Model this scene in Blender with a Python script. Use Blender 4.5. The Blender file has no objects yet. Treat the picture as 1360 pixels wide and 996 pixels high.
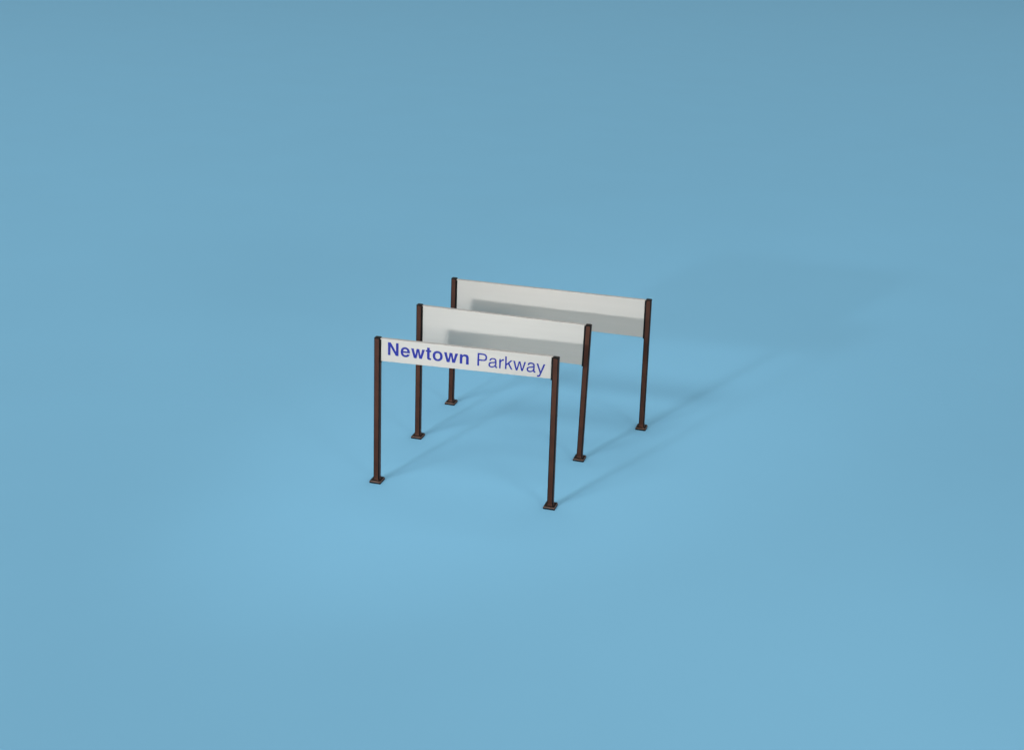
import bpy, bmesh, math
from mathutils import Vector, Matrix

MM = 0.001                      # everything below is laid out in millimetres
scene = bpy.context.scene
COL = scene.collection

# ------------------------------------------------------------------ helpers
def link(name, bm, mats, parent=None, smooth=False):
    me = bpy.data.meshes.new(name)
    bmesh.ops.recalc_face_normals(bm, faces=bm.faces[:])
    bm.to_mesh(me)
    bm.free()
    for m in mats:
        me.materials.append(m)
    if smooth:
        for p in me.polygons:
            p.use_smooth = True
    o = bpy.data.objects.new(name, me)
    COL.objects.link(o)
    if parent:
        o.parent = parent
    return o

def loft(bm, rings, mat=0):
    """closed solid through a list of rings (lists of (x, y, z) in mm)"""
    vs = [[bm.verts.new(Vector(p) * MM) for p in r] for r in rings]
    n = len(vs[0])
    fs = []
    for a, b in zip(vs, vs[1:]):
        for i in range(n):
            fs.append(bm.faces.new((a[i], a[(i + 1) % n], b[(i + 1) % n], b[i])))
    fs.append(bm.faces.new(vs[0][::-1]))
    fs.append(bm.faces.new(vs[-1]))
    for f in fs:
        f.material_index = mat
    return fs

def rrect(cx, cy, w, d, r, z, seg=3):
    """rounded rectangle ring"""
    pts = []
    for sx, sy, a0 in ((1, 1, 0), (-1, 1, 90), (-1, -1, 180), (1, -1, 270)):
        for k in range(seg + 1):
            a = math.radians(a0 + 90 * k / seg)
            pts.append((cx + sx * (w / 2 - r) + r * math.cos(a),
                        cy + sy * (d / 2 - r) + r * math.sin(a), z))
    return pts

# ---------------------------------------------------------------- materials
def material(name, colour, rough=0.5, spec=0.5, noise=None, bump=None, streak=None, metal=0.0):
    m = bpy.data.materials.new(name)
    m.use_nodes = True
    nt = m.node_tree
    b = nt.nodes['Principled BSDF']
    b.inputs['Base Color'].default_value = (*colour, 1)
    b.inputs['Roughness'].default_value = rough
    b.inputs['Specular IOR Level'].default_value = spec
    b.inputs['Metallic'].default_value = metal
    co = nt.nodes.new('ShaderNodeTexCoord')
    if noise:                                   # (scale per mm, amount, stretch)
        sc, amt, st = noise
        mp = nt.nodes.new('ShaderNodeMapping')
        mp.inputs['Scale'].default_value = [s * sc / MM for s in st]
        nt.links.new(co.outputs['Object'], mp.inputs['Vector'])
        nz = nt.nodes.new('ShaderNodeTexNoise')
        nz.inputs['Scale'].default_value = 1
        nz.inputs['Detail'].default_value = 5
        nt.links.new(mp.outputs['Vector'], nz.inputs['Vector'])
        mr = nt.nodes.new('ShaderNodeMapRange')
        mr.inputs['From Min'].default_value = 0.3
        mr.inputs['From Max'].default_value = 0.7
        mr.inputs['To Min'].default_value = 1 - amt
        mr.inputs['To Max'].default_value = 1 + amt
        nt.links.new(nz.outputs['Fac'], mr.inputs['Value'])
        mx = nt.nodes.new('ShaderNodeVectorMath')
        mx.operation = 'SCALE'
        mx.inputs[0].default_value = colour
        nt.links.new(mr.outputs['Result'], mx.inputs['Scale'])
        nt.links.new(mx.outputs['Vector'], b.inputs['Base Color'])
        rr = nt.nodes.new('ShaderNodeMapRange')
        rr.inputs['To Min'].default_value = max(0.05, rough - 0.08)
        rr.inputs['To Max'].default_value = min(1, rough + 0.08)
        nt.links.new(nz.outputs['Fac'], rr.inputs['Value'])
        nt.links.new(rr.outputs['Result'], b.inputs['Roughness'])
    if bump:                                    # (scale per mm, strength, stretch)
        sc, amt, st = bump
        mp = nt.nodes.new('ShaderNodeMapping')
        mp.inputs['Scale'].default_value = [s * sc / MM for s in st]
        nt.links.new(co.outputs['Object'], mp.inputs['Vector'])
        nz = nt.nodes.new('ShaderNodeTexNoise')
        nz.inputs['Scale'].default_value = 1
        nz.inputs['Detail'].default_value = 4
        nt.links.new(mp.outputs['Vector'], nz.inputs['Vector'])
        bp = nt.nodes.new('ShaderNodeBump')
        bp.inputs['Strength'].default_value = amt
        bp.inputs['Distance'].default_value = 0.1 * MM
        nt.links.new(nz.outputs['Fac'], bp.inputs['Height'])
        nt.links.new(bp.outputs['Normal'], b.inputs['Normal'])
    return m

M_BLUE = material('blue_paper', (0.232, 0.553, 0.80), 0.9, 0.1, (0.02, 0.008, (1, 1, 1)), (1.2, 0.05, (1, 1, 1)))
M_BOARD = material('white_board', (0.565, 0.52, 0.465), 0.5, 0.3, (0.35, 0.02, (0.12, 1, 1.6)), (1.5, 0.05, (0.08, 1, 1.5)))
M_EDGE = material('board_top_shade', (0.44, 0.43, 0.41), 0.6, 0.3, (0.8, 0.08, (1, 1, 1)))
M_BROWN = material('brown_paint', (0.075, 0.026, 0.0135), 0.45, 0.2, (0.7, 0.22, (1, 1, 0.35)), (3.0, 0.12, (1, 1, 0.4)))
M_DARK = material('dark_paint_and_shade', (0.007, 0.005, 0.004), 0.5, 0.15, (1.5, 0.25, (1, 1, 1)))  # dark paint; also carries the shade of dim upward faces
M_RIM_HIGHLIGHT = material('painted_rim_highlight', (0.13, 0.062, 0.040), 0.4, 0.4, (1.2, 0.3, (1, 1, 1)), (3.0, 0.15, (1, 1, 1)))
M_BLUEINK = material('blue_ink', (0.018, 0.026, 0.26), 0.5, 0.3, (1.5, 0.08, (1, 1, 1)))

# ---------------------------------------------------------------- lettering
# glyph outlines in thousandths of the type size: M move, L line, C cubic curve
G_BOLD = {
 'N': (722, "M69 0 L69 718 L218 718 L512 222 L512 718 L651 718 L651 0 L502 0 L208 490 L208 0 Z"),
 'e': (556, "M528 225 L163 225 C167 145 210 100 282 100 C330 100 365 122 380 160 L520 160 C487 45 400 -14 278 -14 C122 -14 23 90 23 264 C23 440 122 546 278 546 C435 546 530 435 530 262 C530 250 529 238 528 225 Z M165 322 L385 322 C378 395 340 432 276 432 C212 432 172 394 165 322 Z"),
 'w': (778, "M10 532 L158 532 L249 172 L316 532 L464 532 L534 172 L622 532 L769 532 L611 0 L462 0 L390 368 L318 0 L167 0 Z"),
 't': (333, "M87 676 L227 676 L227 532 L309 532 L309 438 L227 438 L227 155 C227 110 240 98 275 98 C288 98 298 99 309 101 L309 0 C285 -5 258 -7 230 -7 C130 -7 87 35 87 125 L87 438 L10 438 L10 532 L87 532 Z"),
 'o': (611, "M34 266 C34 440 140 546 306 546 C472 546 578 440 578 266 C578 92 472 -14 306 -14 C140 -14 34 92 34 266 Z M174 266 C174 372 222 432 306 432 C390 432 438 372 438 266 C438 160 390 100 306 100 C222 100 174 160 174 266 Z"),
 'n': (611, "M65 0 L65 532 L198 532 L198 455 C228 515 285 546 355 546 C470 546 546 470 546 345 L546 0 L406 0 L406 315 C406 395 375 430 313 430 C245 430 205 385 205 308 L205 0 Z"),
}
G_REG = {
 'P': (667, "M86 0 L86 718 L400 718 C540 718 622 640 622 508 C622 376 540 292 400 292 L179 292 L179 0 Z M179 374 L382 374 C475 374 524 420 524 505 C524 590 475 636 382 636 L179 636 Z"),
 'a': (556, "M402 72 C345 15 285 -15 210 -15 C103 -15 36 42 36 142 C36 245 98 287 215 304 C330 320 392 322 392 385 C392 437 354 463 287 463 C213 463 172 436 166 368 L82 368 C87 480 160 538 290 538 C415 538 476 485 476 385 L476 103 C476 75 486 62 510 62 L530 64 L530 -2 C512 -8 498 -11 482 -11 C437 -11 410 15 402 72 Z M392 273 C370 255 335 249 270 239 C175 225 124 203 124 146 C124 90 160 59 228 59 C322 59 392 122 392 195 Z"),
 'r': (333, "M77 0 L77 524 L154 524 L154 430 C190 500 240 538 300 538 C312 538 322 537 332 535 L332 449 C215 449 161 390 161 275 L161 0 Z"),
 'k': (500, "M67 0 L67 718 L151 718 L151 302 L375 524 L482 524 L298 344 L501 0 L398 0 L232 283 L151 205 L151 0 Z"),
 'w': (722, "M14 523 L107 523 L211 111 L314 523 L414 523 L516 111 L618 523 L709 523 L559 0 L467 0 L362 404 L258 0 L164 0 Z"),
 'y': (500, "M11 523 L106 523 L253 116 L395 523 L489 523 L279 -75 C245 -170 205 -214 128 -214 C105 -214 85 -211 66 -204 L66 -122 C85 -127 100 -130 117 -130 C158 -130 175 -110 190 -70 L211 -9 Z"),
}

def outlines(path):
    res, cur = [], None
    for tok in path.replace('Z', '').split('M')[1:]:
        cmds = tok.replace('L', '|L').replace('C', '|C').split('|')
        cur = [tuple(float(v) for v in cmds[0].split())]
        for c in cmds[1:]:
            v = [float(q) for q in c[1:].split()]
            if c[0] == 'L':
                cur.append((v[0], v[1]))
            else:
                p0, p1, p2, p3 = cur[-1], v[0:2], v[2:4], v[4:6]
                for k in range(1, 9):
                    t = k / 8
                    s = 1 - t
                    cur.append(tuple(s**3 * p0[i] + 3 * s * s * t * p1[i] + 3 * s * t * t * p2[i] + t**3 * p3[i] for i in (0, 1)))
        if math.dist(cur[0], cur[-1]) < 1e-6:
            cur.pop()
        res.append(cur)
    return res

def word_mesh(text, glyphs, x0, x1, base0, base1, cap, xs, y, depth):
    """a word as one thin raised mesh, in sign coordinates (mm): ink from x0 to x1"""
    s = cap / 718.0
    adv, left, right = 0, None, None
    raw = 0
    for i, ch in enumerate(text):
        raw += glyphs[ch][0]
    xmin = min(p[0] for o in outlines(glyphs[text[0]][1]) for p in o)
    xmax = glyphs[text[-1]][0] - max(p[0] for o in outlines(glyphs[text[-1]][1]) for p in o)
    ink = (raw - xmin - xmax) * s * xs
    track = ((x1 - x0) - ink) / (len(text) - 1)
    cu = bpy.data.curves.new('outline', 'CURVE')
    cu.dimensions = '2D'
    cu.fill_mode = 'BOTH'
    cu.extrude = depth
    pen = x0 - xmin * s * xs
    for ch in text:
        w, path = glyphs[ch]
        for o in outlines(path):
            sp = cu.splines.new('POLY')
            sp.points.add(len(o) - 1)
            for p, (px, py) in zip(sp.points, o):
                X = pen + px * s * xs
                p.co = (X, py * s + base0 + (base1 - base0) * (X - x0) / 43.0, 0, 1)
            sp.use_cyclic_u = True
        pen += w * s * xs + track
    tmp = bpy.data.objects.new('outline', cu)
    COL.objects.link(tmp)
    dg = bpy.context.evaluated_depsgraph_get()
    me = tmp.evaluated_get(dg).to_mesh()
    bm = bmesh.new()
    bm.from_mesh(me)
    tmp.evaluated_get(dg).to_mesh_clear()
    bpy.data.objects.remove(tmp)
    bpy.data.curves.remove(cu)
    for v in bm.verts:
        a, b, c = v.co
        v.co = Vector((a, y - c, b)) * MM
    return bm

# -------------------------------------------------------------------- signs
PW, PD = 1.66, 1.7             # post width and depth
BF, BT = -0.50, 1.25            # board front face and thickness

def make_post(parent, x, height, lean, side, board_low, board_high):
    """side = +1: the board is to the right of this post"""
    sh = lambda z: x + lean * z / height
    top = height - 0.28
    bm = bmesh.new()
    rings = []
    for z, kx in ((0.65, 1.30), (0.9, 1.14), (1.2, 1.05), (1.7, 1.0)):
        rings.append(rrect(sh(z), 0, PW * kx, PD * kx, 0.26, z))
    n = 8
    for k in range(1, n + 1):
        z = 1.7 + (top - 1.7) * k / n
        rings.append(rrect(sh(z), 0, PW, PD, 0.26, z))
    for i, f in enumerate(loft(bm, rings)): # darker along the four corners
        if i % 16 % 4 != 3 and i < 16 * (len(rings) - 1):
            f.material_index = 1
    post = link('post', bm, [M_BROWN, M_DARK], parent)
    bm = bmesh.new()
    loft(bm, [rrect(sh(top), 0, PW - 0.04, PD - 0.04, 0.24, top - 0.01), rrect(sh(top), 0, PW + 0.05, PD + 0.05, 0.28, top + 0.01),
              rrect(sh(height), 0, PW + 0.05, PD + 0.05, 0.28, height - 0.12),
              rrect(sh(height), 0, PW - 0.16, PD - 0.16, 0.24, height)])
    link('cap', bm, [M_DARK], post)  # cap added to hold the post top's shade as near-black colour
    bm = bmesh.new()
    fw, fd = 3.25, 3.9
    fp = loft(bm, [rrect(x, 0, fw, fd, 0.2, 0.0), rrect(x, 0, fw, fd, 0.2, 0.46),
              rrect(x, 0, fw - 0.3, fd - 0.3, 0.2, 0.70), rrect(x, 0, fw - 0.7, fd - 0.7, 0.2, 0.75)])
    for i, f in enumerate(fp):              # caught light painted pale along the plate's chipped upper rim
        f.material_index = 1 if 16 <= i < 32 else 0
    link('foot_plate', bm, [M_DARK, M_RIM_HIGHLIGHT], post)  # plate top near-black: shade of its upward face put into the colour
    # slim dark channel that takes the end of the board
    bm = bmesh.new()
    z0, z1 = board_low - 0.35, board_high - 0.15
    w = 0.34
    f = lambda z: sh(z) + side * (PW / 2 + w / 2 - 0.02)
    loft(bm, [rrect(f(z0), 0.12, w, 1.3, 0.05, z0), rrect(f(z1), 0.12, w, 1.3, 0.05, z1)])
    link('bracket', bm, [M_DARK], post)
    return sh

def make_sign(loc, yaw, width, hl, ll, hr, lr, lo, hi, label):
    """lo, hi = board lower/upper edge heights at its left and right end"""
    root = bpy.data.objects.new('station_sign', None)
    COL.objects.link(root)
    root.location = Vector((loc[0], loc[1], 0)) * MM
    root.rotation_euler = (0, 0, math.radians(yaw))
    root.empty_display_size = 5 * MM
    root['label'] = label
    root['category'] = 'sign'
    root['group'] = 'station name signs'
    sl = make_post(root, 0.0, hl, ll, 1, lo[0], hi[0])
    sr = make_post(root, width, hr, lr, -1, lo[1], hi[1])
    g = PW / 2 + 0.04
    bm = bmesh.new()
    b = 0.09                    # rounded long edges
    prof = [(0, 0, b), (0, 1, -b), (b * .35, 1, -b * .35), (b, 1, 0), (BT - b, 1, 0), (BT - b * .3, 1, -b * .3), (BT, 1, -b), (BT, 0, b), (BT - b, 0, 0), (b, 0, 0)]
    rings = []
    N = 12
    for k in range(N + 1):
        t = k / N
        zl, zh = lo[0] + (lo[1] - lo[0]) * t, hi[0] + (hi[1] - hi[0]) * t
        ring = []
        for dy, up, dz in prof:
            z = (zh if up else zl) + dz
            xl, xr = sl(z) + g, sr(z) - g
            ring.append((xl + (xr - xl) * t, BF + dy, z))
        rings.append(ring)
    loft(bm, rings)
    bmesh.ops.recalc_face_normals(bm, faces=bm.faces[:])
    for f in bm.faces:
        if f.normal.z > 0.8:        # shade of the upward edge painted in as grey
            f.material_index = 1
    board = link('sign_board', bm, [M_BOARD, M_EDGE], root)
    return root, board

front, front_board = make_sign((-0.157, 0.09), -0.425, 49.344, 41.86, 0.12, 42.30, -0.46, (35.36, 36.35), (41.68, 42.42),
    'shallow white sign with blue lettering on two brown posts, frontmost of the three')
middle, _b = make_sign((0.221, 34.363), -0.272, 49.652, 41.42, 0.0, 41.10, 0.41, (29.15, 29.05), (41.22, 40.98),
    'blank white sign with a deep board, standing between the lettered sign and the widest sign')
rear, _b = make_sign((1.179, 64.843), -0.383, 61.921, 41.62, 0.14, 41.53, -0.60, (29.75, 29.55), (41.28, 41.28),
    'widest blank white sign on brown posts, standing at the back of the three')

YF = BF - 0.012
bm = word_mesh('Newtown', G_BOLD, 3.15, 25.6, 37.36, 37.56, 3.56, 1.03, YF, 0.02)
o = link('lettering', bm, [M_BLUEINK], front_board)
o['label'] = 'bold blue word'
bm = word_mesh('Parkway', G_REG, 27.98, 46.2, 37.48, 37.68, 3.50, 1.0, YF, 0.02)
o = link('lettering', bm, [M_BLUEINK], front_board)
o['label'] = 'thin blue word'

# ----------------------------------------------------------------- backdrop
bm = bmesh.new()
R0 = 9000
bmesh.ops.create_grid(bm, x_segments=40, y_segments=40, size=R0 * MM)
bd = link('backdrop', bm, [M_BLUE])
bd['kind'] = 'structure'
bd['label'] = 'plain light blue backdrop paper under the signs'

# ------------------------------------------------------------------- lights
def area(name, loc, target, size_x, size_y, power, colour, spread=180):
    l = bpy.data.lights.new(name, 'AREA')
    l.shape = 'ELLIPSE'
    l.size = size_x * MM
    l.size_y = size_y * MM
    l.spread = math.radians(spread)
    l.energy = power
    l.color = colour
    o = bpy.data.objects.new(name, l)
    COL.objects.link(o)
    o.location = Vector(loc) * MM
    d = Vector(target) - Vector(loc)
    o.rotation_euler = d.to_track_quat('-Z', 'Y').to_euler()
    return o

area('lamp', (-104, -360, 117), (28, 40, 50), 28, 11, 0.0215, (0.97, 1.0, 1.04), 27)
area('fill_lamp', (420, -370, 135), (25, 35, 38), 150, 50, 0.035, (1.0, 0.97, 0.92), 34)
area('softbox', (-1000, -1900, 1950), (28, 35, 0), 800, 800, 22.5, (1.0, 0.98, 0.95))
area('added_overhead_fill', (0, 1700, 6500), (0, 1700, 0), 5000, 5000, 132.0, (1.0, 0.99, 0.97))  # unseen light added above to brighten the backdrop but not the boards

w = bpy.data.worlds.new('World')
scene.world = w
w.use_nodes = True
w.node_tree.nodes['Background'].inputs['Color'].default_value = (1.0, 0.985, 0.965, 1)
w.node_tree.nodes['Background'].inputs['Strength'].default_value = 0.29

# ------------------------------------------------------------------- camera
F_PX, PITCH, ROLL, YAW = 1745.99, math.radians(19.585), math.radians(2.248), math.radians(-13.99)
fw = Vector((math.sin(YAW) * math.cos(PITCH), math.cos(YAW) * math.cos(PITCH), -math.sin(PITCH)))
rt = Vector((math.cos(YAW), -math.sin(YAW), 0))
up = rt.cross(fw)
r2 = math.cos(ROLL) * rt + math.sin(ROLL) * up
u2 = -math.sin(ROLL) * rt + math.cos(ROLL) * up
cam = bpy.data.cameras.new('camera')
cam.sensor_fit = 'HORIZONTAL'
cam.sensor_width = 36
cam.lens = F_PX * 36 / 1360
cam.clip_start = 0.01
cam.clip_end = 50
co = bpy.data.objects.new('camera', cam)
COL.objects.link(co)
mat = Matrix((r2, u2, -fw)).transposed().to_4x4()
mat.translation = Vector((115.297, -313.811, 150.905)) * MM
co.matrix_world = mat
scene.camera = co

scene.view_settings.view_transform = 'Standard'
scene.view_settings.look = 'None'
scene.view_settings.exposure = 0
scene.view_settings.gamma = 1
scene.render.film_transparent = False
